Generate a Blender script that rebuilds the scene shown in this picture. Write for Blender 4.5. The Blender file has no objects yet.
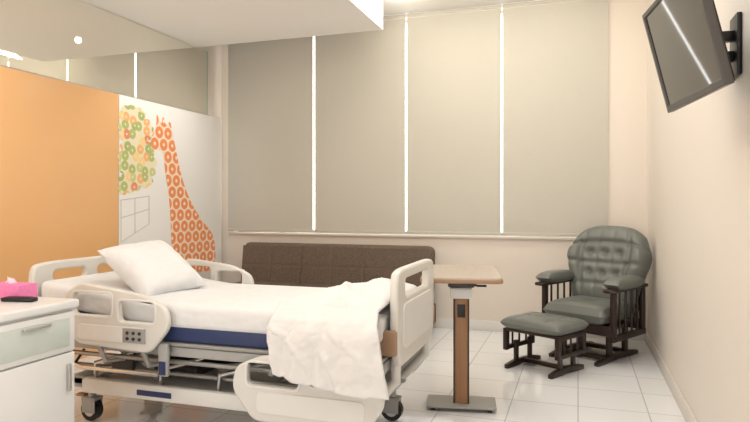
import bpy, bmesh, math, random
from mathutils import Vector, Matrix, noise
R = math.radians
random.seed(4)
scene = bpy.context.scene
col = scene.collection

# ------------------------------------------------------------------ camera model (room frame: X right, Y deep, Z up)
F = 614.0; HZ = 204.0; YAW = 18.3; CH = 1.25
cam_d = bpy.data.cameras.new('camera'); cam = bpy.data.objects.new('camera', cam_d); col.objects.link(cam)
cam.location = (0, 0, CH); cam.rotation_euler = (R(90), 0, R(YAW))
cam_d.sensor_width = 36; cam_d.lens = F / 750 * 36; cam_d.shift_y = -7 / 750; cam_d.clip_start = .05
scene.camera = cam
V_ = Vector((-math.sin(R(YAW)), math.cos(R(YAW)), 0)); R_ = Vector((math.cos(R(YAW)), math.sin(R(YAW)), 0))
def ray(px, py): return V_ + R_ * ((px - 375) / F) + Vector((0, 0, (HZ - py) / F))
def on_x(X, px, py):
    d = ray(px, py); t = X / d.x; return Vector((X, d.y * t, CH + d.z * t))

# ------------------------------------------------------------------ materials
def lin(c): 
    return tuple(((v / 255) / 12.92 if v / 255 <= .04045 else ((v / 255 + .055) / 1.055) ** 2.4) for v in c) + (1,)
def mat(name, c, rough=.5, metal=0, var=.06, scale=8, bump=0, bscale=200, coat=0, spec=.5, bdist=.004):
    m = bpy.data.materials.new(name); m.use_nodes = True; nt = m.node_tree; b = nt.nodes['Principled BSDF']
    b.inputs['Roughness'].default_value = rough; b.inputs['Metallic'].default_value = metal
    b.inputs['Specular IOR Level'].default_value = spec; b.inputs['Coat Weight'].default_value = coat
    tc = nt.nodes.new('ShaderNodeTexCoord'); n = nt.nodes.new('ShaderNodeTexNoise'); n.inputs['Scale'].default_value = scale
    n.inputs['Detail'].default_value = 4
    nt.links.new(tc.outputs['Object'], n.inputs['Vector'])
    mx = nt.nodes.new('ShaderNodeMix'); mx.data_type = 'RGBA'
    a = lin(c); mx.inputs[6].default_value = tuple(v * (1 - var) for v in a[:3]) + (1,)
    mx.inputs[7].default_value = tuple(min(1, v * (1 + var)) for v in a[:3]) + (1,)
    nt.links.new(n.outputs['Fac'], mx.inputs[0]); nt.links.new(mx.outputs[2], b.inputs['Base Color'])
    if bump:
        n2 = nt.nodes.new('ShaderNodeTexNoise'); n2.inputs['Scale'].default_value = bscale
        nt.links.new(tc.outputs['Object'], n2.inputs['Vector'])
        bp = nt.nodes.new('ShaderNodeBump'); bp.inputs['Strength'].default_value = bump; bp.inputs['Distance'].default_value = bdist
        nt.links.new(n2.outputs['Fac'], bp.inputs['Height']); nt.links.new(bp.outputs['Normal'], b.inputs['Normal'])
    return m
def wood(name, c1, c2, rough=.35, sc=(2, 30, 30)):
    m = mat(name, c1, rough); nt = m.node_tree
    mp = nt.nodes.new('ShaderNodeMapping'); mp.inputs['Scale'].default_value = sc
    n = [x for x in nt.nodes if x.type == 'TEX_NOISE'][0]; tc = [x for x in nt.nodes if x.type == 'TEX_COORD'][0]
    nt.links.new(tc.outputs['Object'], mp.inputs['Vector']); nt.links.new(mp.outputs['Vector'], n.inputs['Vector'])
    n.inputs['Scale'].default_value = 1.5
    mx = [x for x in nt.nodes if x.type == 'MIX'][0]; mx.inputs[6].default_value = lin(c1); mx.inputs[7].default_value = lin(c2)
    return m
M = {}
M['wall'] = mat('wall_paint', (227, 219, 209), .6, var=.012, scale=2)
M['wall_back'] = mat('back_wall_paint', (229, 219, 208), .6, var=.012, scale=2)
M['ceil'] = mat('ceiling_paint', (249, 248, 245), .7, var=.01, scale=2)
M['skirt'] = mat('skirting_paint', (230, 227, 222), .35)
M['skirt2'] = mat('cream_skirting_paint', (226, 218, 208), .35)
M['orange'] = mat('orange_laminate', (241, 188, 130), .25, var=.03, scale=2, spec=.7)
M['white_panel'] = mat('white_laminate', (240, 238, 234), .4, var=.02, scale=2)
M['plastic'] = mat('cream_plastic', (220, 217, 210), .35, var=.03)
M['plastic_light'] = mat('light_cream_plastic', (229, 227, 222), .35, var=.03)
M['plastic2'] = mat('grey_plastic', (170, 169, 166), .4)
M['basegrey'] = mat('grey_base_plastic', (158, 156, 152), .4)
M['tan'] = mat('tan_bumper', (164, 132, 104), .45)
M['steel'] = mat('grey_steel', (170, 168, 165), .3, .6)
M['chrome'] = mat('chrome', (210, 210, 210), .15, 1)
M['darksteel'] = mat('dark_steel', (66, 63, 62), .4, .3)
M['black'] = mat('black_plastic', (20, 20, 22), .35)
M['navy'] = mat('navy_vinyl', (42, 55, 96), .4)
M['linen'] = mat('white_linen', (227, 227, 227), .85, var=.02, bump=.8, bscale=7, bdist=.03)
M['blanket'] = mat('white_blanket', (225, 223, 221), .9, var=.03, bump=.5, bscale=12, bdist=.02)
M['brown'] = mat('brown_upholstery', (112, 98, 87), .95, var=.45, scale=55, bump=1, bscale=90, spec=.2)
M['sage'] = mat('sage_leatherette', (110, 114, 109), .38, var=.05, bump=.06)
M['dwood'] = wood('dark_wood', (33, 20, 17), (50, 31, 25))
M['bwood'] = wood('brown_wood', (146, 106, 72), (170, 126, 90), sc=(30, 30, 2))
M['twood'] = wood('table_wood', (172, 159, 145), (190, 177, 163), sc=(30, 3, 30))
M['cab'] = mat('cabinet_white', (226, 226, 225), .3, var=.02)
M['frost'] = mat('frosted_panel', (200, 208, 202), .15, var=.04)
M['pink'] = mat('pink_card', (238, 130, 182), .5, var=.2, scale=60)
M['tissue'] = mat('tissue_paper', (246, 222, 234), .9)
M['alu'] = mat('aluminium', (190, 188, 182), .35, .6)
M['glassedge'] = mat('green_glass_edge', (176, 190, 174), .2)
M['silver'] = mat('dark_silver_plastic', (84, 82, 80), .35, .3)
M['screen'] = mat('dark_screen', (9, 10, 13), .04, spec=.9, coat=.6)
M['screen'].node_tree.nodes['Principled BSDF'].inputs['Coat IOR'].default_value = 1.8
# mirror: slightly milky glass
m = mat('mirror_glass', (242, 239, 230), .02, 1, var=.01); M['mirror'] = m; nt = m.node_tree
df = nt.nodes.new('ShaderNodeBsdfDiffuse'); df.inputs['Color'].default_value = lin((240, 234, 218)); ms = nt.nodes.new('ShaderNodeMixShader'); ms.inputs[0].default_value = .15
nt.links.new(nt.nodes['Principled BSDF'].outputs[0], ms.inputs[1]); nt.links.new(df.outputs[0], ms.inputs[2]); nt.links.new(ms.outputs[0], nt.nodes['Material Output'].inputs['Surface'])
# floor tiles
m = mat('white_floor_tiles', (238, 236, 232), .08, var=.02); M['floor'] = m; nt = m.node_tree
b = nt.nodes['Principled BSDF']; br = nt.nodes.new('ShaderNodeTexBrick'); tc = [x for x in nt.nodes if x.type == 'TEX_COORD'][0]
br.offset = 0; br.inputs['Scale'].default_value = 1; br.inputs['Brick Width'].default_value = .4; br.inputs['Row Height'].default_value = .4
br.inputs['Mortar Size'].default_value = .004; br.inputs['Mortar Smooth'].default_value = .1
br.inputs['Color1'].default_value = lin((238, 239, 240)); br.inputs['Color2'].default_value = lin((234, 235, 236)); br.inputs['Mortar'].default_value = lin((196, 196, 196))
nt.links.new(tc.outputs['Object'], br.inputs['Vector']); nt.links.new(br.outputs['Color'], b.inputs['Base Color'])
# blind fabric: woven, slightly translucent
m = mat('blind_fabric', (201, 197, 186), .8, var=.05, scale=260, bump=.3, bscale=300); M['blind'] = m; nt = m.node_tree
b = nt.nodes['Principled BSDF']; tr = nt.nodes.new('ShaderNodeBsdfTranslucent'); tr.inputs['Color'].default_value = lin((220, 205, 175))
ms = nt.nodes.new('ShaderNodeMixShader'); ms.inputs[0].default_value = .04
nt.links.new(b.outputs[0], ms.inputs[1]); nt.links.new(tr.outputs[0], ms.inputs[2]); nt.links.new(ms.outputs[0], nt.nodes['Material Output'].inputs['Surface'])
# window pane
m = bpy.data.materials.new('window_pane_glass'); m.use_nodes = True; nt = m.node_tree; M['pane'] = m
nt.nodes.remove(nt.nodes['Principled BSDF']); t1 = nt.nodes.new('ShaderNodeBsdfTransparent'); g1 = nt.nodes.new('ShaderNodeBsdfGlossy'); g1.inputs['Roughness'].default_value = .02
ms = nt.nodes.new('ShaderNodeMixShader'); ms.inputs[0].default_value = .06
nt.links.new(t1.outputs[0], ms.inputs[1]); nt.links.new(g1.outputs[0], ms.inputs[2]); nt.links.new(ms.outputs[0], nt.nodes['Material Output'].inputs['Surface'])
# printed patterns on the wall plane (2D, in Y,Z)
def ramp(nt, stops):
    rp = nt.nodes.new('ShaderNodeValToRGB'); rp.color_ramp.interpolation = 'CONSTANT'; e = rp.color_ramp.elements
    while len(e) > 1: e.remove(e[-1])
    e[0].position = stops[0][0]; e[0].color = lin(stops[0][1])
    for p, c in stops[1:]:
        k = e.new(p); k.color = lin(c)
    return rp
def yz(nt):
    tc = [x for x in nt.nodes if x.type == 'TEX_COORD'][0]
    sp = nt.nodes.new('ShaderNodeSeparateXYZ'); cm = nt.nodes.new('ShaderNodeCombineXYZ')
    nt.links.new(tc.outputs['Object'], sp.inputs[0]); nt.links.new(sp.outputs[1], cm.inputs[0]); nt.links.new(sp.outputs[2], cm.inputs[1])
    return cm.outputs[0]
def hexdots(name, scale, stops):
    """rings in a hexagonal packing: nearest distance to two interleaved grids"""
    m = mat(name, (255, 255, 255), .5); nt = m.node_tree; b = nt.nodes['Principled BSDF']; p = yz(nt)
    def vm(op, a, vec):
        n = nt.nodes.new('ShaderNodeVectorMath'); n.operation = op; nt.links.new(a, n.inputs[0])
        if vec is not None: n.inputs[1].default_value = vec
        return n.outputs['Value'] if op == 'LENGTH' else n.outputs['Vector']
    g = vm('MULTIPLY', p, (scale, scale / 1.732, 0)); ds = []
    for off in ((0, 0, 0), (.5, .5, 0)):
        q = vm('FRACTION', vm('ADD', g, (20 + off[0], 20 + off[1], 0)), None)
        q = vm('MULTIPLY', vm('SUBTRACT', q, (.5, .5, 0)), (1, 1.732, 0)); ds.append(vm('LENGTH', q, None))
    mn = nt.nodes.new('ShaderNodeMath'); mn.operation = 'MINIMUM'; nt.links.new(ds[0], mn.inputs[0]); nt.links.new(ds[1], mn.inputs[1])
    rp = ramp(nt, stops); nt.links.new(mn.outputs[0], rp.inputs['Fac']); nt.links.new(rp.outputs['Color'], b.inputs['Base Color']); return m
def dots(name, scale, rnd, palette, stops, ground):
    m = mat(name, (255, 255, 255), .5); nt = m.node_tree; b = nt.nodes['Principled BSDF']
    v = nt.nodes.new('ShaderNodeTexVoronoi'); v.voronoi_dimensions = '2D'; v.inputs['Scale'].default_value = scale; v.inputs['Randomness'].default_value = rnd
    nt.links.new(yz(nt), v.inputs['Vector'])
    rp = ramp(nt, stops); nt.links.new(v.outputs['Distance'], rp.inputs['Fac'])
    sc = nt.nodes.new('ShaderNodeSeparateColor'); nt.links.new(v.outputs['Color'], sc.inputs[0]); pp = ramp(nt, palette); nt.links.new(sc.outputs[0], pp.inputs['Fac'])
    m2 = nt.nodes.new('ShaderNodeMix'); m2.data_type = 'RGBA'; nt.links.new(rp.outputs['Color'], m2.inputs[0]); nt.links.new(pp.outputs['Color'], m2.inputs[6]); m2.inputs[7].default_value = lin(ground)
    nt.links.new(m2.outputs[2], b.inputs['Base Color']); return m
OR = (240, 148, 90); PL = (250, 226, 204)
M['giraffe'] = hexdots('orange_spot_print', 7.6, [(0, PL), (.13, OR), (.43, PL)])
B_, W_ = (0, 0, 0), (255, 255, 255)
M['patch'] = dots('flower_leaf_print', 11, .7, [(0, (184, 195, 122)), (.24, (208, 212, 146)), (.38, (244, 188, 126)), (.52, (232, 148, 114)), (.64, (174, 188, 120)), (.8, (248, 216, 152))],
    [(0, W_), (.11, B_), (.50, W_)], (240, 230, 198))
M['greyline'] = mat('grey_print', (190, 196, 190), .5)

# ------------------------------------------------------------------ mesh builder
class MB:
    def __init__(s): s.bm = bmesh.new()
    def box(s, x0, x1, y0, y1, z0, z1, bev=0, seg=2, mtx=None):
        r = bmesh.ops.create_cube(s.bm, size=1); vs = r['verts']
        for v in vs: v.co = Vector(((x0 + x1) / 2 + v.co.x * (x1 - x0), (y0 + y1) / 2 + v.co.y * (y1 - y0), (z0 + z1) / 2 + v.co.z * (z1 - z0)))
        if mtx: bmesh.ops.transform(s.bm, matrix=mtx, verts=vs)
        if bev:
            es = list({e for v in vs for e in v.link_edges})
            bmesh.ops.bevel(s.bm, geom=es, offset=bev, segments=seg, profile=.5, affect='EDGES')
        return s
    def cyl(s, p0, p1, r, r2=None, seg=20):
        p0 = Vector(p0); p1 = Vector(p1); d = p1 - p0
        mt = Matrix.Translation((p0 + p1) / 2) @ d.to_track_quat('Z', 'Y').to_matrix().to_4x4()
        bmesh.ops.create_cone(s.bm, cap_ends=True, segments=seg, radius1=r, radius2=r if r2 is None else r2, depth=d.length, matrix=mt); return s
    def tube(s, pts, r, seg=10):
        pts = [Vector(p) for p in pts]; rings = []
        up = Vector((0, 0, 1)); t0 = (pts[1] - pts[0]).normalized()
        if abs(t0.dot(up)) > .95: up = Vector((1, 0, 0))
        for i, p in enumerate(pts):
            t = (pts[min(i + 1, len(pts) - 1)] - pts[max(i - 1, 0)]).normalized()
            n = (up - t * up.dot(t)).normalized(); bb = t.cross(n); up = n
            rings.append([s.bm.verts.new(p + (n * math.cos(a) + bb * math.sin(a)) * r) for a in [2 * math.pi * k / seg for k in range(seg)]])
        for a, b in zip(rings, rings[1:]):
            for k in range(seg): s.bm.faces.new((a[k], a[(k + 1) % seg], b[(k + 1) % seg], b[k]))
        s.bm.faces.new(rings[0][::-1]); s.bm.faces.new(rings[-1]); return s
    def prism(s, pts, vec, bev=0, seg=2):
        vs = [s.bm.verts.new(Vector(p)) for p in pts]; f = s.bm.faces.new(vs)
        r = bmesh.ops.extrude_face_region(s.bm, geom=[f]); nv = [g for g in r['geom'] if isinstance(g, bmesh.types.BMVert)]
        bmesh.ops.translate(s.bm, vec=Vector(vec), verts=nv)
        if bev:
            es = [e for e in {e for v in vs + nv for e in v.link_edges} if (e.verts[0] in vs) == (e.verts[1] in vs)]
            bmesh.ops.bevel(s.bm, geom=es, offset=bev, segments=seg, profile=.5, affect='EDGES')
        return s
    def mesh(s, me, mtx=None):
        if mtx: me.transform(mtx)
        s.bm.from_mesh(me); return s
    def grid(s, fn, nu, nv, closed=False):
        g = [[s.bm.verts.new(fn(i / nu, j / nv)) for j in range(nv + 1)] for i in range(nu + 1)]
        for i in range(nu):
            for j in range(nv): s.bm.faces.new((g[i][j], g[i + 1][j], g[i + 1][j + 1], g[i][j + 1]))
        return s
    def cushion(s, w, d, h, n=24, p=4, q=2.2, mtx=None, fn=None, pull=0):
        """closed puffy pad centred at the origin, thickness along z"""
        for sg in (1, -1):
            def f(u, v):
                a = u * 2 - 1; b = v * 2 - 1
                e = max(0, (1 - abs(a) ** p)) ** (1 / q) * max(0, (1 - abs(b) ** p)) ** (1 / q)
                x = a * w / 2 * (1 - pull * (1 - b * b) * .12); y = b * d / 2 * (1 - pull * (1 - a * a) * .12)
                z = sg * h / 2 * e
                if fn: z = fn(a, b, z, sg)
                P = Vector((x, y, z)); return mtx @ P if mtx else P
            s.grid(f, n, n)
        bmesh.ops.remove_doubles(s.bm, verts=s.bm.verts, dist=.0005); return s
    def build(s, name, m, parent=None, smooth=True, ang=38):
        bmesh.ops.recalc_face_normals(s.bm, faces=s.bm.faces)
        me = bpy.data.meshes.new(name); s.bm.to_mesh(me); s.bm.free()
        if smooth:
            for p in me.polygons: p.use_smooth = True
            me.set_sharp_from_angle(angle=R(ang))
        me.materials.append(m); o = bpy.data.objects.new(name, me); col.objects.link(o)
        if parent: o.parent = parent
        return o
def rpoly(pts, r, n=6):
    out = []; k = len(pts)
    for i in range(k):
        p = Vector(pts[i]); a = Vector(pts[i - 1]); b = Vector(pts[(i + 1) % k])
        rr = r[i] if isinstance(r, (list, tuple)) else r
        la = min(rr, (a - p).length * .48); lb = min(rr, (b - p).length * .48)
        A = p + (a - p).normalized() * la; B = p + (b - p).normalized() * lb
        for j in range(n + 1):
            t = j / n; out.append((1 - t) ** 2 * A + 2 * t * (1 - t) * p + t * t * B)
    return out
def plate(loops, th, bev=.006):
    """2D outline with holes -> thick bevelled mesh, in XY, thickness along Z"""
    cu = bpy.data.curves.new('tmp', 'CURVE'); cu.dimensions = '2D'; cu.fill_mode = 'BOTH'; cu.extrude = max(.0005, th / 2 - bev); cu.bevel_depth = bev; cu.bevel_resolution = 2; cu.offset = -bev
    for lp in loops:
        sp = cu.splines.new('POLY'); sp.points.add(len(lp) - 1); sp.use_cyclic_u = True
        for q, p in zip(sp.points, lp): q.co = (p[0], p[1], 0, 1)
    o = bpy.data.objects.new('tmp', cu); col.objects.link(o)
    dg = bpy.context.evaluated_depsgraph_get(); dg.update()
    me = bpy.data.meshes.new_from_object(o.evaluated_get(dg)); me.materials.clear()
    bpy.data.objects.remove(o); bpy.data.curves.remove(cu); return me
XZ = Matrix(((1, 0, 0, 0), (0, 0, -1, 0), (0, 1, 0, 0), (0, 0, 0, 1)))   # plate xy -> world xz
YZ = Matrix(((0, 0, 1, 0), (1, 0, 0, 0), (0, 1, 0, 0), (0, 0, 0, 1)))    # plate xy -> world yz
T = Matrix.Translation
def rect(x0, x1, y0, y1): return [(x0, y0), (x1, y0), (x1, y1), (x0, y1)]
def tag(o, label, cat, group=None, kind=None):
    o['label'] = label; o['category'] = cat
    if group: o['group'] = group
    if kind: o['kind'] = kind
    return o
def empty(name, loc, rot=(0, 0, 0)):
    o = bpy.data.objects.new(name, None); o.empty_display_size = .1; o.location = loc; o.rotation_euler = rot; col.objects.link(o); return o
def struct(o, label, cat): return tag(o, label, cat, kind='structure')

# ------------------------------------------------------------------ room shell
XL, XR, YB, YF, ZC = -3.86, .60, 6.10, -1.6, 3.20
ZS, XS, YS = 2.915, -1.77, 5.60     # lowered ceiling
struct(MB().box(XL - .14, XR + .14, YF - .14, YB + .2, -.1, 0).build('floor', M['floor']), 'glossy white square floor tiles with thin grey joints', 'floor')
struct(MB().box(XL - .14, XR + .14, YF - .14, YB + .2, ZC, ZC + .1).build('ceiling', M['ceil']), 'upper cream ceiling above the window wall', 'ceiling')
struct(MB().box(XL - .14, XL, YF, YB + .2, 0, ZC).build('wall_left', M['wall']), 'left wall behind the coloured panels and mirror', 'wall')
struct(MB().box(XR, XR + .14, YF, YB + .2, 0, ZC).build('wall_right', M['wall']), 'plain cream right wall with the television', 'wall')
struct(MB().box(XL - .14, XR + .14, YF - .14, YF, 0, ZC).build('wall_front', M['wall']), 'cream wall behind the viewer', 'wall')
wx0, wx1, wz0, wz1 = -3.70, .22, .935, 3.17
w = MB(); w.box(XL, wx0, YB, YB + .2, 0, ZC); w.box(wx1, XR, YB, YB + .2, 0, ZC); w.box(wx0, wx1, YB, YB + .2, 0, wz0); w.box(wx0, wx1, YB, YB + .2, wz1, ZC)
struct(w.build('wall_back', M['wall_back']), 'cream window wall at the far end', 'wall')
struct(MB().box(XL, XS, YF, YS, ZS, ZC).build('trim_1', M['ceil']), 'lowered white ceiling section over the bed', 'soffit')
struct(MB().box(wx0 - .05, wx1 + .05, YB - .03, YB + .08, wz0 - .025, wz0, .006).build('trim_2', M['wall_back']), 'pale window sill under the blinds', 'sill')
struct(MB().box(XL, XR - .014, YB - .014, YB, 0, .10, .004).build('baseboard_back', M['skirt']), 'white skirting along the window wall', 'baseboard')
struct(MB().box(XR - .014, XR, YF, YB - .014, 0, .10, .004).build('baseboard_right', M['skirt2']), 'cream skirting along the right wall', 'baseboard')
wf = MB(); wf.box(wx0, wx1, YB + .1, YB + .16, wz0, wz0 + .03); wf.box(wx0, wx1, YB + .1, YB + .16, wz1 - .02, wz1)
for x in (wx0 + .02, -3.2, -2.2, -1.2, -.2, wx1 - .02): wf.box(x - .02, x + .02, YB + .1, YB + .16, wz0 + .03, wz1 - .02)
wr = struct(wf.build('window_1', M['alu']), 'wide window bright behind the roller blinds', 'window')
MB().box(wx0 + .03, wx1 - .03, YB + .125, YB + .131, wz0 + .025, wz1 - .015).build('window_pane', M['pane'], wr)

# left wall cladding, mirror
PX = -3.81; PH = 2.21
yo = on_x(PX, 119, 200).y
p = MB().box(XL, PX, -1.2, yo - .003, 0, PH, .004).build('wall_panel', M['orange']); tag(p, 'plain glossy orange wall panel beside the head of the bed', 'wall panel')
p = MB().box(XL, PX, yo + .003, 6.02, 0, PH, .004).build('wall_panel', M['white_panel']); tag(p, 'white wall panel printed with the orange animal picture', 'wall panel')
mr = empty('wall_mirror', (XL, 3, PH)); tag(mr, 'long horizontal mirror strip above the orange and white panels', 'mirror')
MB().box(.002, .012, -3.6, 2.78, .015, ZS - PH - .004).build('mirror_glass', M['mirror'], mr)
MB().box(0, .03, -3.6, 2.80, .001, .014, .003).build('mirror_ledge', M['alu'], mr)
MB().box(.001, .016, 2.782, 2.80, .015, ZS - PH - .004).build('mirror_edge', M['glassedge'], mr)

# printed pictures on the white panel
def decal(name, pts, m, parent=None, th=.0025, dx=.0004):
    P = [on_x(PX + dx, *q) for q in pts]; return MB().prism(P, (th, 0, 0)).build(name, m, parent, smooth=False)
def smoothpts(pts, n=4):
    out = []; k = len(pts)
    for i in range(k):
        p0, p1, p2, p3 = [Vector(pts[(i + d) % k]) for d in (-1, 0, 1, 2)]
        for j in range(n):
            t = j / n; out.append(.5 * ((2 * p1) + (p2 - p0) * t + (2 * p0 - 5 * p1 + 4 * p2 - p3) * t * t + (3 * p1 - p0 - 3 * p2 + p3) * t ** 3))
    return out
gp = [(150, 141), (152, 149), (158, 150), (163, 153), (165, 170), (168, 190), (170, 210), (171, 232), (172, 250), (174, 268), (196, 272), (213, 268), (215, 250), (212, 234), (204, 223), (194, 208), (185, 188), (179, 166), (175, 146), (172, 132), (170, 122), (166, 125), (163, 117), (161, 124), (157, 114), (156, 126)]
tag(decal('giraffe_wall_print', smoothpts(gp, 3), M['giraffe']), 'tall orange giraffe picture patterned with dots on the white panel', 'wall print')
def scallop(pts, b=.34, n=5):
    out = []; k = len(pts); c = sum((Vector(p) for p in pts), Vector((0, 0))) / k
    for i in range(k):
        a = Vector(pts[i]); d = Vector(pts[(i + 1) % k]); mid = (a + d) / 2; e = d - a; nr = Vector((e.y, -e.x))
        if nr.dot(mid - c) < 0: nr = -nr
        for j in range(n):
            t = j / n; out.append(a + e * t + nr * b * math.sin(math.pi * t))
    return out
bp = [(121, 110), (128, 106), (135, 108), (142, 111), (144, 119), (150, 125), (151, 134), (146, 141), (150, 148), (153, 157), (154, 168), (151, 177), (149, 186), (141, 186), (134, 190), (127, 192), (121, 194), (121, 184), (123, 174), (121, 163), (122, 150), (124, 141), (121, 132), (122, 120)]
pr = decal('leaf_wall_print', scallop(bp), M['patch'])
tag(pr, 'green and orange flower patch picture left of the giraffe', 'wall print')
fr = MB()
for a, b in (((121, 200), (149, 196)), ((149, 196), (149, 224)), ((149, 224), (121, 242)), ((121, 242), (121, 200)), ((135, 198), (135, 233)), ((121, 218), (149, 209))):
    fr.cyl(on_x(PX + .002, *a), on_x(PX + .002, *b), .003, seg=6)
tag(fr.build('line_wall_print', M['greyline']), 'pale grey outline drawing under the flower patch', 'wall print')

# ------------------------------------------------------------------ roller blinds
bl = [(-3.745, -2.703, 'leftmost beige roller blind, lowered, beside the white giraffe panel'),
      (-2.678, -1.676, 'beige roller blind second from the left, above the brown sofa'),
      (-1.656, -.712, 'beige roller blind third from the left, behind the overbed table'),
      (-.693, .262, 'rightmost beige roller blind, next to the cream wall strip')]
for x0, x1, lb in bl:
    cx = (x0 + x1) / 2; h = (x1 - x0) / 2
    r = empty('roller_blind', (cx, 6.05, .950)); tag(r, lb, 'blind', 'lowered roller blinds on the window')
    MB().box(-h, h, -.0015, .0015, .012, 2.197).build('blind_fabric', M['blind'], r)
    MB().box(-h, h, -.006, .006, 0, .024, .003).build('bottom_bar', M['blind'], r)
    MB().cyl((-h, .012, 2.22), (h, .012, 2.22), .022).build('roller_tube', M['blind'], r)

# ------------------------------------------------------------------ television and its bracket
W, H = .62, .43
ty = R(-81.5); ex = Vector((math.cos(ty), math.sin(ty), 0))
tc_ = Vector((.362, 2.85, 1.634)) + ex * W / 2
tv = empty('television', tc_, (R(14), 0, ty))
tag(tv, 'dark flat screen television tilted down from the right wall', 'television')
MB().mesh(plate([rect(-W / 2, W / 2, 0, H), rect(-W / 2 + .02, W / 2 - .02, .028, H - .02)], .03, .004), T((0, .012, 0)) @ XZ).build('bezel', M['silver'], tv)
MB().box(-W / 2 + .018, W / 2 - .018, .004, .01, .026, H - .018).build('screen', M['screen'], tv)
MB().box(-W / 2 + .004, W / 2 - .004, .012, .036, .004, H - .004, .008).box(-.2, .2, .03, .05, .08, .34, .01).build('back_cover', M['black'], tv)
tm = empty('television_wall_bracket', (XR, 2.74, 1.87)); tag(tm, 'black swivel arm bracket holding the television on the right wall', 'bracket')
MB().box(-.02, -.001, -.06, .06, -.12, .12, .004).build('wall_plate', M['black'], tm)
MB().box(-.12, -.018, -.02, .02, .02, .06, .004).box(-.12, -.018, -.02, .02, -.06, -.02, .004).cyl((-.115, 0, -.08), (-.115, 0, .08), .018).build('arm', M['black'], tm)
MB().box(-.15, -.1, -.1, .03, -.025, .035, .004).box(-.172, -.145, -.2, .0, -.09, .1, .004).build('tilt_head', M['black'], tm)

# ------------------------------------------------------------------ hospital bed (head at -X)
BX, BY = -1.87, 3.13
bed = empty('hospital_bed', (BX, BY, 0)); tag(bed, 'cream adjustable hospital bed with split side rails on castors', 'bed')
hw = .45
def board(z0, z1, slots, hw, th=.05):
    lp = [rpoly([(-hw + .05, z0), (hw - .05, z0), (hw, z0 + .12), (hw, z1 - .03), (hw - .06, z1), (-hw + .06, z1), (-hw, z1 - .03), (-hw, z0 + .12)], [.05, .05, .1, .1, .12, .12, .1, .1])]
    for (a, b, c, d) in slots: lp.append(rpoly(rect(a, b, c, d), .03))
    return plate(lp, th, .014)
MB().mesh(board(.42, .915, [(-.30, -.05, .80, .86), (.05, .30, .80, .86)], .45, .04), T((-1.07, 0, 0)) @ YZ).build('headboard', M['plastic'], bed)
fb = .380
MB().mesh(board(.47, .94, [(-.24, .24, .80, .885)], fb, .042), T((1.052, 0, 0)) @ YZ).build('footboard', M['plastic'], bed)
MB().mesh(plate([rpoly(rect(-.30, .30, .55, .77), .06)], .010, .004), T((1.076, 0, 0)) @ YZ).build('footboard_inlay', M['plastic_light'], bed)
for s in (-1, 1):
    MB().box(.985, 1.072, s * (fb + .012) - .018, s * (fb + .012) + .018, .54, .66, .012).build('corner_bumper', M['tan'], bed)
    MB().tube([(1.04, s * .3, .5), (1.04, s * .3, .4), (.95, s * .3, .3), (.9, s * .3, .25)], .025).build('footboard_post', M['plastic'], bed)
# deck
d = MB(); d.box(-1.03, 1.02, -hw + .03, -hw + .07, .455, .505, .006).box(-1.03, 1.02, hw - .07, hw - .03, .455, .505, .006)
for x in (-1.0, -.5, 0, .5, .98): d.box(x - .03, x + .03, -hw + .04, hw - .04, .455, .503)
d.build('deck_frame', M['plastic2'], bed)
MB().box(-1.02, 1.01, -hw + .02, hw - .02, .51, .528, .004).build('deck', M['basegrey'], bed)
# base
bs = MB(); bs.box(-.92, .92, -.33, -.28, .215, .265, .01).box(-.92, .92, .28, .33, .215, .265, .01)
for x in (-.85, .85): bs.box(x - .05, x + .05, -.33, .33, .2, .27, .01)
bs.build('base_frame', M['plastic2'], bed)
MB().box(-.78, .8, -.375, -.335, .19, .275, .014).build('base_cover', M['plastic_light'], bed)
MB().box(-.40, -.18, -.379, -.374, .215, .245, .002).build('name_plate', M['navy'], bed)
MB().box(-.75, .78, .335, .375, .19, .275, .014).build('base_cover', M['plastic_light'], bed)
MB().box(-.72, .72, -.27, .27, .21, .26, .012).build('base_tray', M['plastic2'], bed)
for x in (-.55, .5):
    for y in (-.26, .26):
        MB().tube([(x - .22, y, .25), (x, y, .37), (x + .12, y, .46)], .020).build('lift_arm', M['steel'], bed)
        MB().tube([(x + .18, y * .9, .26), (x, y * .9, .36), (x - .14, y * .9, .46)], .014).build('lift_brace', M['plastic2'], bed)
MB().cyl((-.5, 0, .3), (.3, 0, .4), .035).cyl((.3, 0, .4), (.55, 0, .44), .018).build('actuator', M['black'], bed)
MB().box(-.5, -.2, -.12, .12, .255, .32, .02).build('motor_housing', M['darksteel'], bed)
for x in (-.72, -.28, .08):
    MB().tube([(x, -.33, .27), (x + .02, -.35, .36), (x + .16, -.35, .40), (x + .3, -.34, .45)], .012).build('mechanism_rod', M['chrome'], bed)
for z, y in ((.33, -.31), (.42, -.39)):
    MB().tube([(-.9, y, z), (-.4, y, z), (.9, y, z)], .013).build('cross_rod', M['steel'], bed)
MB().box(-.60, -.46, -.345, -.305, .305, .40, .012).build('control_box', M['darksteel'], bed)
# castors
def caster(x, y):
    f = MB(); f.cyl((x, y, .13), (x, y, .215), .022).box(x - .045, x + .045, y - .034, y - .026, .05, .13, .003).box(x - .045, x + .045, y + .026, y + .034, .05, .13, .003).box(x - .05, x + .05, y - .034, y + .034, .12, .14, .006)
    c = f.build('caster', M['plastic2'], bed)
    MB().cyl((x, y - .02, .064), (x, y + .02, .064), .062, seg=28).build('wheel', M['black'], c)
    MB().cyl((x, y - .024, .064), (x, y + .024, .064), .036, seg=20).build('wheel_hub', M['chrome'], c)
    MB().box(x - .1, x - .04, y - .02, y + .02, .135, .15, .004).build('brake_pedal', M['tan'], c)
for x in (-.80, .85):
    for y in (-.27, .27): caster(x, y)
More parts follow.
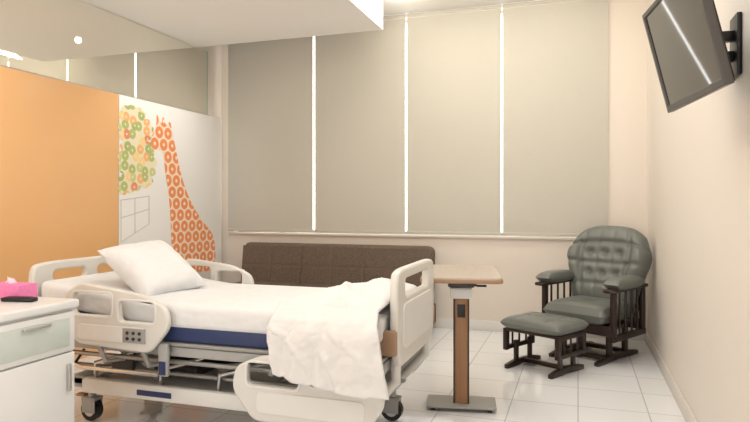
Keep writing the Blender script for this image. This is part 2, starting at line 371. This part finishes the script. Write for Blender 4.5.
# side rails
def rail(x0, x1, z0, z1, y, flip, ctrl, drop=0, name='side_rail'):
    h = z1 - z0
    o = [(x0 + .08, z0 + .02), (x1 - .12, z0), (x1, z0 + h * .4), (x1 - .02, z1 - .06 - drop), (x1 - .16, z1 - drop), (x0 + .1, z1), (x0, z1 - .06), (x0, z0 + .12)]
    h1 = rect(x0 + .06, x0 + .06 + (x1 - x0 - .17) * .5, z1 - .155, z1 - .04); h2 = rect(x1 - .09 - (x1 - x0 - .17) * .44, x1 - .09, z1 - .15, z1 - .045)
    h1 = [(a, b - drop * .3) for a, b in h1]; h2 = [(a, b - drop * .85) for a, b in h2]
    def grow(l, g):
        xs = [p[0] for p in l]; ys = [p[1] for p in l]; return rect(min(xs) - g, max(xs) + g, min(ys) - g, max(ys) + g)
    fl = (lambda l: [(x0 + x1 - a, b) for a, b in l][::-1]) if flip else (lambda l: l)
    r = MB().mesh(plate([rpoly(fl(o), .045), rpoly(fl(h1), .030), rpoly(fl(h2), .030)], .034, .010), T((0, y, 0)) @ XZ).build(name, M['plastic'], bed)
    s = -1 if y < 0 else 1
    for hh in (h1, h2):
        MB().mesh(plate([rpoly(fl(grow(hh, .014)), .036), rpoly(fl(grow(hh, .002)), .030)], .008, .003), T((0, y + s * .0175, 0)) @ XZ).build('grip_moulding', M['plastic_light'], r)
    ix0, ix1 = (x0 + .09, x1 - .14) if not flip else (x0 + .14, x1 - .09)
    MB().mesh(plate([rpoly(rect(ix0, ix1, z0 + .045, z1 - .185 - drop * .7), .03)], .008, .003), T((0, y + s * .018, 0)) @ XZ).build('rail_inlay', M['plastic_light'], r)
    if ctrl:
        MB().box(x1 - .28, x1 - .14, y + s * .023 - .004, y + s * .023 + .004, z0 + .05, z0 + .125, .003).build('control_panel', M['basegrey'], r)
        for i in range(3):
            for j in range(2): MB().cyl((x1 - .248 + i * .038, y + s * .025, z0 + .072 + j * .03), (x1 - .248 + i * .038, y + s * .031, z0 + .072 + j * .03), .009, seg=12).build('button', M['darksteel'], r)
    return r
rail(-.77, -.10, .48, .83, -.485, False, True, .05)
rail(-.77, -.16, .54, .88, .475, False, False, .04)
rail(.26, 1.04, .2, .57, -.485, True, False, .05)
rail(.26, 1.0, .2, .57, .475, True, False, .05)
for x in (-.6, -.32):
    MB().tube([(x, -.46, .53), (x + .05, -.44, .40), (x + .1, -.36, .40), (x + .1, -.33, .47)], .014).build('rail_link', M['steel'], bed)
    MB().tube([(x, .45, .56), (x + .05, .44, .40), (x + .1, .36, .40), (x + .1, .33, .47)], .014).build('rail_link', M['steel'], bed)
for x in (.45, .85):
    for s in (-1, 1): MB().tube([(x, s * .455, .42), (x, s * .43, .44), (x, s * .37, .46)], .014).build('rail_link', M['steel'], bed)
lv = MB().box(-.19, -.13, -.475, -.45, .36, .53, .010).build('release_lever', M['plastic2'], bed)
MB().box(-.18, -.14, -.482, -.474, .37, .44, .004).build('release_grip', M['navy'], lv)
MB().tube([(-.95, -.42, .50), (-.98, -.46, .38), (-.9, -.46, .3), (-.8, -.42, .34), (-.75, -.38, .44)], .008).build('cable', M['black'], bed)
MB().tube([(-1.045, -.43, .48), (-1.0, -.45, .42), (-.7, -.45, .36), (-.2, -.45, .36)], .012).build('side_bar', M['chrome'], bed)

# mattress (rests on the bed) : gently raised head end
MZ = .53
mt = empty('mattress', (BX, BY, MZ)); tag(mt, 'mattress with white fitted sheet over a navy base on the hospital bed', 'mattress')
def slab(z0, z1, y, end=1.012):
    def zz(x): return max(0, (-.3 - x)) * .12
    xs = [-1.025, -.7, -.45, -.3, 0, .5, end]
    pts = [(x, -y, z0 + zz(x)) for x in xs] + [(x, -y, z1 + zz(x)) for x in xs[::-1]]
    return MB().prism(pts, (0, 2 * y, 0))
def soft(b, off, seg=4):
    es = [e for e in b.bm.edges if e.calc_face_angle(0) > R(40)]
    bmesh.ops.bevel(b.bm, geom=es, offset=off, segments=seg, profile=.5, affect='EDGES'); return b
soft(slab(0, .09, .425, .96), .02).build('mattress_base', M['navy'], mt)
soft(slab(.068, .20, .432), .035, 5).build('fitted_sheet', M['linen'], mt)

# pillow
def pf(a, b, z, s):
    e = (1 - a ** 4) * (1 - b ** 4)
    return z + e * (.010 * noise.noise(Vector((a * 3, b * 3, s))) + .006 * noise.noise(Vector((a * 8 + b * 3, b * 7, s))))
pl = MB().cushion(.46, .47, .20, n=36, p=3.2, q=2.0, pull=.8, fn=pf)
po = pl.build('pillow', M['linen']); tag(po, 'plump white pillow propped at the head of the hospital bed', 'pillow')
po.location = (-2.40, 3.06, .866); po.rotation_euler = (R(4), R(34), R(-8))

# blanket, a soft heap over the foot end hanging down the near side
TZ = MZ + .23
def bfun(u, v):
    L = [(3.40, TZ - .025), (3.3, TZ), (3.0, TZ + .01), (2.76, TZ + .01), (2.66, TZ - .005), (2.60, TZ - .055), (2.578, .64), (2.570, .53), (2.563, .405)]
    t = v * (len(L) - 1); i = min(int(t), len(L) - 2); f = t - i
    y = L[i][0] + (L[i + 1][0] - L[i][0]) * f; z = L[i][1] + (L[i + 1][1] - L[i][1]) * f
    xl = -1.14 - .22 * min(1, v / .5) + .03 * max(0, v - .7) / .3; xr = -.862 + .09 * max(0, v - .5) / .5
    x = xl + (xr - xl) * u
    n1 = noise.noise(Vector((x * 4, v * 4, 1.3))); n2 = noise.noise(Vector((x * 9 + v * 4, v * 5, 4)))
    fold = noise.noise(Vector((x * 12 + v * 2.2, v * 1.6, 9)))           # long folds running down the drop
    cr = (1 - min(1, abs(noise.noise(Vector((x * 7 - v * 4, v * 4, 11))) * 3))) ** 2
    cr2 = (1 - min(1, abs(noise.noise(Vector((x * 13 + v * 9, v * 9, 21))) * 3))) ** 2
    if v < .5:
        k = math.sin(math.pi * min(1, max(0, u))) ** .5 * math.sin(math.pi * min(1, v / .5 * .8 + .2)) ** .5
        z += k * (.03 + .045 * abs(n1) + .025 * n2 + .018 * cr + .008 * cr2)
    else:
        h = min(1, (v - .5) / .2)
        y -= h * (.04 + .038 * fold + .015 * n1 + .010 * cr + .005 * cr2)
        if v > .7: z += (v - .7) / .3 * (.075 * (1 - u) - .02 * math.sin(u * 3.1) + .015 * n1)
    return Vector((x, y, z))
bo = MB().grid(bfun, 90, 110).build('blanket', M['blanket'], ang=180)
sm = bo.modifiers.new('thick', 'SOLIDIFY'); sm.thickness = .018; sm.offset = 1
tag(bo, 'crumpled white blanket draped over the foot of the hospital bed', 'blanket')

# ------------------------------------------------------------------ sofa under the window
sf = empty('sofa', (-2.40, 5.62, 0)); tag(sf, 'long low brown sofa standing under the window behind the bed', 'sofa')
MB().box(-1.05, 1.05, -.4, .42, .06, .26, .02).build('base', M['brown'], sf)
for k in range(3): MB().box(-1.045 + k * .697, -1.045 + k * .697 + .69, -.42, .25, .26, .43, .045, 4).build('seat_cushion', M['brown'], sf)
tl = T((0, .24, .3)) @ Matrix.Rotation(R(-8), 4, 'X') @ T((0, -.24, -.3))
def sback(u, v):       # upholstered front: shallow quilted channels, two deeper joints
    x = -1.04 + 2.08 * u; z = .40 + .40 * v
    g = sum(math.exp(-((x - s) / .010) ** 2) * .010 for s in (-.35, .35)) + sum(math.exp(-((x - s) / .012) ** 2) * .004 for s in (-.70, 0, .70)) + math.exp(-((z - .60) / .010) ** 2) * .004
    return tl @ Vector((x, .172 + g, z))
bk = MB().box(-1.05, 1.05, .18, .36, .36, .84, .06, 5, mtx=tl).build('backrest', M['brown'], sf)
MB().grid(sback, 420, 40).build('back_cover', M['brown'], bk, ang=180)
for x in (-.95, .95):
    for y in (-.33, .33): MB().cyl((x, y, 0), (x, y, .07), .02, .028).build('leg', M['dwood'], sf)

# ------------------------------------------------------------------ overbed table (column near the front end of the top)
tb = empty('overbed_table', (-.68, 3.74, 0), (0, 0, R(10.5))); tag(tb, 'wheeled overbed table with pale wooden top beside the foot of the bed', 'table')
tt = MB().mesh(plate([rpoly(rect(-.24, .24, -.165, .60), .05)], .038, .010), T((0, 0, .80))).build('tabletop', M['twood'], tb)
MB().mesh(plate([rpoly(rect(-.245, .245, -.17, .605), .055), rpoly(rect(-.232, .232, -.157, .592), .045)], .024, .005), T((0, 0, .795))).build('edge_band', M['tan'], tt)
MB().box(-.040, .040, -.03, .035, .035, .75, .008).build('column', M['bwood'], tb)
for s in (-1, 1): MB().box(s * .044 - .004, s * .044 + .004, -.032, .037, .035, .75, .003).build('column_side', M['darksteel'], tb)
MB().box(-.024, .024, -.036, -.0295, .56, .64, .003).build('control_plate', M['black'], tb)
MB().box(-.066, .066, -.05, .055, .675, .742, .01).build('collar', M['plastic_light'], tb)
MB().box(-.052, .052, -.0535, -.0495, .685, .732, .001).build('collar_label', M['cab'], tb)
MB().box(-.08, .08, -.06, .2, .745, .784, .008).build('top_bracket', M['darksteel'], tb)
MB().tube([(.06, -.04, .765), (.10, -.06, .758), (.15, -.06, .758)], .007).build('height_lever', M['black'], tb)
MB().box(-.21, .21, -.09, .13, .020, .036, .006, 3).build('base', M['basegrey'], tb)
for x in (-.17, .17):
    for y in (-.06, .10): MB().cyl((x - .012, y, .012), (x + .012, y, .012), .012).cyl((x, y, .012), (x, y, .022), .008).build('caster', M['black'], tb)

# ------------------------------------------------------------------ glider chair
gl = empty('glider_chair', (.125, 5.40, 0), (0, 0, R(-30))); tag(gl, 'dark wood glider armchair with sage tufted cushions in the corner', 'armchair')
for s in (-1, 1):
    MB().prism([(s * .2 - .02, y, z) for y, z in ((-.33, 0), (-.2, 0), (0, .012), (.2, 0), (.33, 0), (.33, .03), (.2, .05), (0, .06), (-.2, .05), (-.33, .03))], (.04, 0, 0), .005).build('base_runner', M['dwood'], gl)
for y in (-.175, .175): MB().box(-.2, .2, y - .025, y + .025, .02, .055, .005).build('base_bar', M['dwood'], gl)
for s in (-1, 1):
    for y in (-.13, .13): MB().box(s * .2 - .015, s * .2 + .015, y - .03, y + .03, .04, .25, .005).build('glide_link', M['dwood'], gl)
MB().box(-.3, .3, -.28, -.24, .23, .31, .006).box(-.3, .3, .2, .24, .23, .31, .006).box(-.26, .26, -.25, .21, .27, .3).build('seat_frame', M['dwood'], gl)
for s in (-1, 1):
    x = s * .3
    MB().box(x - .018, x + .018, -.28, .26, .19, .24, .006).build('side_rail', M['dwood'], gl)
    MB().box(x - .018, x + .018, -.28, -.23, .22, .575, .006).build('front_post', M['dwood'], gl)
    MB().box(x - .018, x + .018, .2, .25, .22, .575, .006).build('rear_post', M['dwood'], gl)
    for k in range(4): MB().cyl((x, -.16 + k * .1, .23), (x, -.16 + k * .1, .575), .009, seg=10).build('spindle', M['dwood'], gl)
    MB().mesh(plate([rpoly([(x - .045, -.36), (x + .05, -.36), (x + .045, -.1), (x + .035, .28), (x - .03, .28), (x - .035, -.1)], .035)], .026, .008), T((0, 0, .588))).build('armrest', M['dwood'], gl)
    MB().cushion(.13, .44, .10, n=18, p=4, q=2.2, mtx=T((x, -.08, .634))).build('arm_pad', M['sage'], gl)
    MB().tube([(s * .25, .2, .27), (s * .25, .29, .6), (s * .22, .38, .94)], .02, 8).build('back_post', M['dwood'], gl)
MB().tube([(-.22, .375, .92), (0, .40, .95), (.22, .375, .92)], .022, 8).build('back_rail', M['dwood'], gl)
MB().tube([(-.25, .25, .45), (.25, .25, .45)], .018, 8).build('back_rail', M['dwood'], gl)
def seatf(a, b, z, s): return z - (.02 * math.exp(-(a * a + b * b) * 9) if s > 0 else 0)
MB().cushion(.53, .56, .17, n=24, p=6, q=2.4, mtx=T((0, -.06, .385)), fn=seatf).build('seat_cushion', M['sage'], gl)
TUFTS = [(tx, ty_) for tx in (-.36, 0, .36) for ty_ in (-.28, .24)]
def tuft(a, b, z, s):
    if s > 0:
        for tx, ty_ in TUFTS: z -= .040 * math.exp(-((a - tx) ** 2 * 80 + (b - ty_) ** 2 * 100))
        for tx in (-.19, .19): z -= .012 * math.exp(-(a - tx) ** 2 * 300) * (1 - b * b)
        z -= .018 * math.exp(-(b + .02) ** 2 * 220) + .026 * math.exp(-(b - .52) ** 2 * 220) + .012 * math.exp(-(b + .55) ** 2 * 220)
        z -= .032 * math.exp(-(abs(a) - .60) ** 2 * 220) * (1 - b * b)
        z += .15 * (abs(a) ** 4) * max(0, 1 - a ** 8) * math.exp(-(b - .15) ** 2 * 4)
    return z
bm_ = T((0, .235, .735)) @ Matrix.Rotation(R(73), 4, 'X')
bc = MB().cushion(.68, .68, .20, n=72, p=5, q=2.3, fn=tuft)
for v in bc.bm.verts:      # arched crown between side wings that bulge at shoulder height
    b_ = v.co.y / .34; a_ = v.co.x / .34
    v.co.y -= .10 * abs(a_) ** 3 * max(0, b_)
    v.co.x *= 1 + .06 * math.exp(-(b_ - .25) ** 2 * 9) - .22 * max(0, b_ - .45) ** 1.2 - .20 * max(0, -b_) ** 1.1
bmesh.ops.transform(bc.bm, matrix=bm_, verts=bc.bm.verts)
bko = bc.build('back_cushion', M['sage'], gl, ang=180)
for tx, ty_ in TUFTS:
    c = bm_ @ Vector((tx * .34, ty_ * .34, .062))
    n = (bm_.to_3x3() @ Vector((0, 0, 1)))
    MB().cyl(c - n * .006, c + n * .006, .016, .011, 14).build('tuft_button', M['sage'], bko)

# ottoman
ot = empty('ottoman', (-.245, 4.84, 0), (0, 0, R(-30))); tag(ot, 'low sage cushioned dark wood footstool in front of the glider armchair', 'footstool')
for s in (-1, 1):
    MB().prism([(s * .19 - .018, y, z) for y, z in ((-.22, 0), (-.14, 0), (0, .01), (.14, 0), (.22, 0), (.22, .03), (.12, .05), (0, .055), (-.12, .05), (-.22, .03))], (.036, 0, 0), .005).build('base_runner', M['dwood'], ot)
    x = s * .225
    for z in (.15, .28): MB().box(x - .015, x + .015, -.19, .19, z - .017, z + .017, .005).build('side_rail', M['dwood'], ot)
    for y in (-.17, .17): MB().box(x - .018, x + .018, y - .02, y + .02, .13, .298, .005).build('post', M['dwood'], ot)
    for k in range(3): MB().cyl((x, -.09 + k * .09, .16), (x, -.09 + k * .09, .27), .008, seg=8).build('spindle', M['dwood'], ot)
    for y in (-.09, .09): MB().box(s * .19 - .012, s * .19 + .012, y - .02, y + .02, .04, .2, .004).build('glide_link', M['dwood'], ot)
MB().box(-.19, .19, -.02, .02, .02, .05, .005).build('base_bar', M['dwood'], ot)
MB().box(-.235, .235, -.19, .19, .28, .302, .008).build('top_frame', M['dwood'], ot)
def otf(a, b, z, s): return z - (.008 * math.exp(-b * b * 200) + .008 * math.exp(-(abs(a) - .5) ** 2 * 200) if s > 0 else 0) * (1 - a ** 6) * (1 - b ** 6)
MB().cushion(.51, .42, .105, n=40, p=6, q=2.4, mtx=T((0, 0, .342)), fn=otf).build('cushion', M['sage'], ot)

# ------------------------------------------------------------------ bedside cabinet and what stands on it
cb = empty('bedside_cabinet', (-2.385, 1.99, 0)); tag(cb, 'white bedside cabinet with frosted drawer at the left edge', 'cabinet')
MB().box(-.225, .215, -.22, .22, .08, .782, .006).build('body', M['cab'], cb)
MB().box(-.24, .24, -.235, .235, .782, .82, .01, 3).build('top', M['cab'], cb)
dr = MB().box(.2155, .232, -.212, .212, .595, .77, .004).build('drawer', M['cab'], cb)
MB().box(.2325, .236, -.18, .18, .62, .745, .001).build('drawer_inset', M['frost'], dr)
MB().box(.2362, .25, -.07, .07, .728, .740, .003).build('handle', M['alu'], dr)
do = MB().box(.2155, .232, -.212, .212, .095, .588, .004).build('door', M['cab'], cb)
MB().box(.2325, .248, .165, .18, .42, .54, .003).build('handle', M['alu'], do)
for x in (-.18, .18):
    for y in (-.18, .18): MB().cyl((x, y - .012, .03), (x, y + .012, .03), .03).cyl((x, y, .03), (x, y, .085), .01).build('caster', M['black'], cb)
tz = .8205
ts = empty('tissue_box', (-2.475, 2.155, tz)); tag(ts, 'pink tissue box on the bedside cabinet', 'tissue box')
MB().box(-.105, .105, -.05, .05, 0, .065, .004).build('carton', M['pink'], ts)
MB().grid(lambda u, v: Vector(((u - .5) * .08 * (1 - v * .3), .010 * math.sin(u * 9 + v * 2), .062 + v * .028 + .007 * math.sin(u * 7))), 14, 6).build('tissue', M['tissue'], ts)
rm = empty('remote_control', (-2.34, 2.08, tz), (0, 0, R(12))); tag(rm, 'black remote control lying in front of the tissue box', 'remote control')
MB().box(-.075, .075, -.022, .022, 0, .018, .006, 3).build('case', M['black'], rm)
kb = MB()
for i in range(6):
    for j in range(3): kb.box(-.055 + i * .02 - .006, -.055 + i * .02 + .006, -.012 + j * .012 - .004, -.012 + j * .012 + .004, .0175, .020)
kb.build('keypad', M['darksteel'], rm)

# ------------------------------------------------------------------ light
wd = bpy.data.worlds.new('world'); scene.world = wd; wd.use_nodes = True
wd.node_tree.nodes['Background'].inputs[0].default_value = (1, .98, .95, 1); wd.node_tree.nodes['Background'].inputs[1].default_value = 4.5
def area(name, loc, sx, sy, e, c, rot=(0, 0, 0)):
    l = bpy.data.lights.new(name, 'AREA'); l.shape = 'RECTANGLE'; l.size = sx; l.size_y = sy; l.energy = e; l.color = c
    o = bpy.data.objects.new(name, l); o.location = loc; o.rotation_euler = rot; col.objects.link(o); return o
def spot(name, loc, e, c, tilt):
    l = bpy.data.lights.new(name, 'SPOT'); l.energy = e; l.color = c; l.spot_size = R(110); l.spot_blend = .9; l.shadow_soft_size = .03
    o = bpy.data.objects.new(name, l); o.location = loc; o.rotation_euler = (0, R(tilt), 0); col.objects.link(o); return o
warm = (1, .92, .77); neu = (1, .99, .98); soft_warm = (1, .965, .91)
area('ceiling_light', (-.6, 3.4, 3.17), 1.4, 2.6, 32, neu)
area('window_wash_light', (-.7, 5.1, 3.16), 2.0, .2, 14, warm, (R(28), 0, 0))
area('ceiling_light', (-1.0, -.6, 3.15), 2.0, 1.2, 13, neu)
area('rear_fill_light', (-1.6, -1.5, 1.2), 3.4, 2.0, 56, neu, (R(114), 0, 0))      # added soft fill from behind the viewer, no real opening there
area('soffit_fill_light', (-2.0, .0, 1.4), 1.4, .6, 40, soft_warm, (R(158), 0, 0))          # unseen fill added to brighten the soffit from below, no fixture
area('cove_light', (-1.45, 3.6, 2.98), .12, 3.9, 19, warm, (0, R(145), 0))
for y in (2.6, 4.9): spot('panel_fill_spot', (-2.95, y, 2.89), 34, soft_warm, 38)     # spots added without fixtures to brighten the left wall panels
scene.view_settings.view_transform = 'Standard'
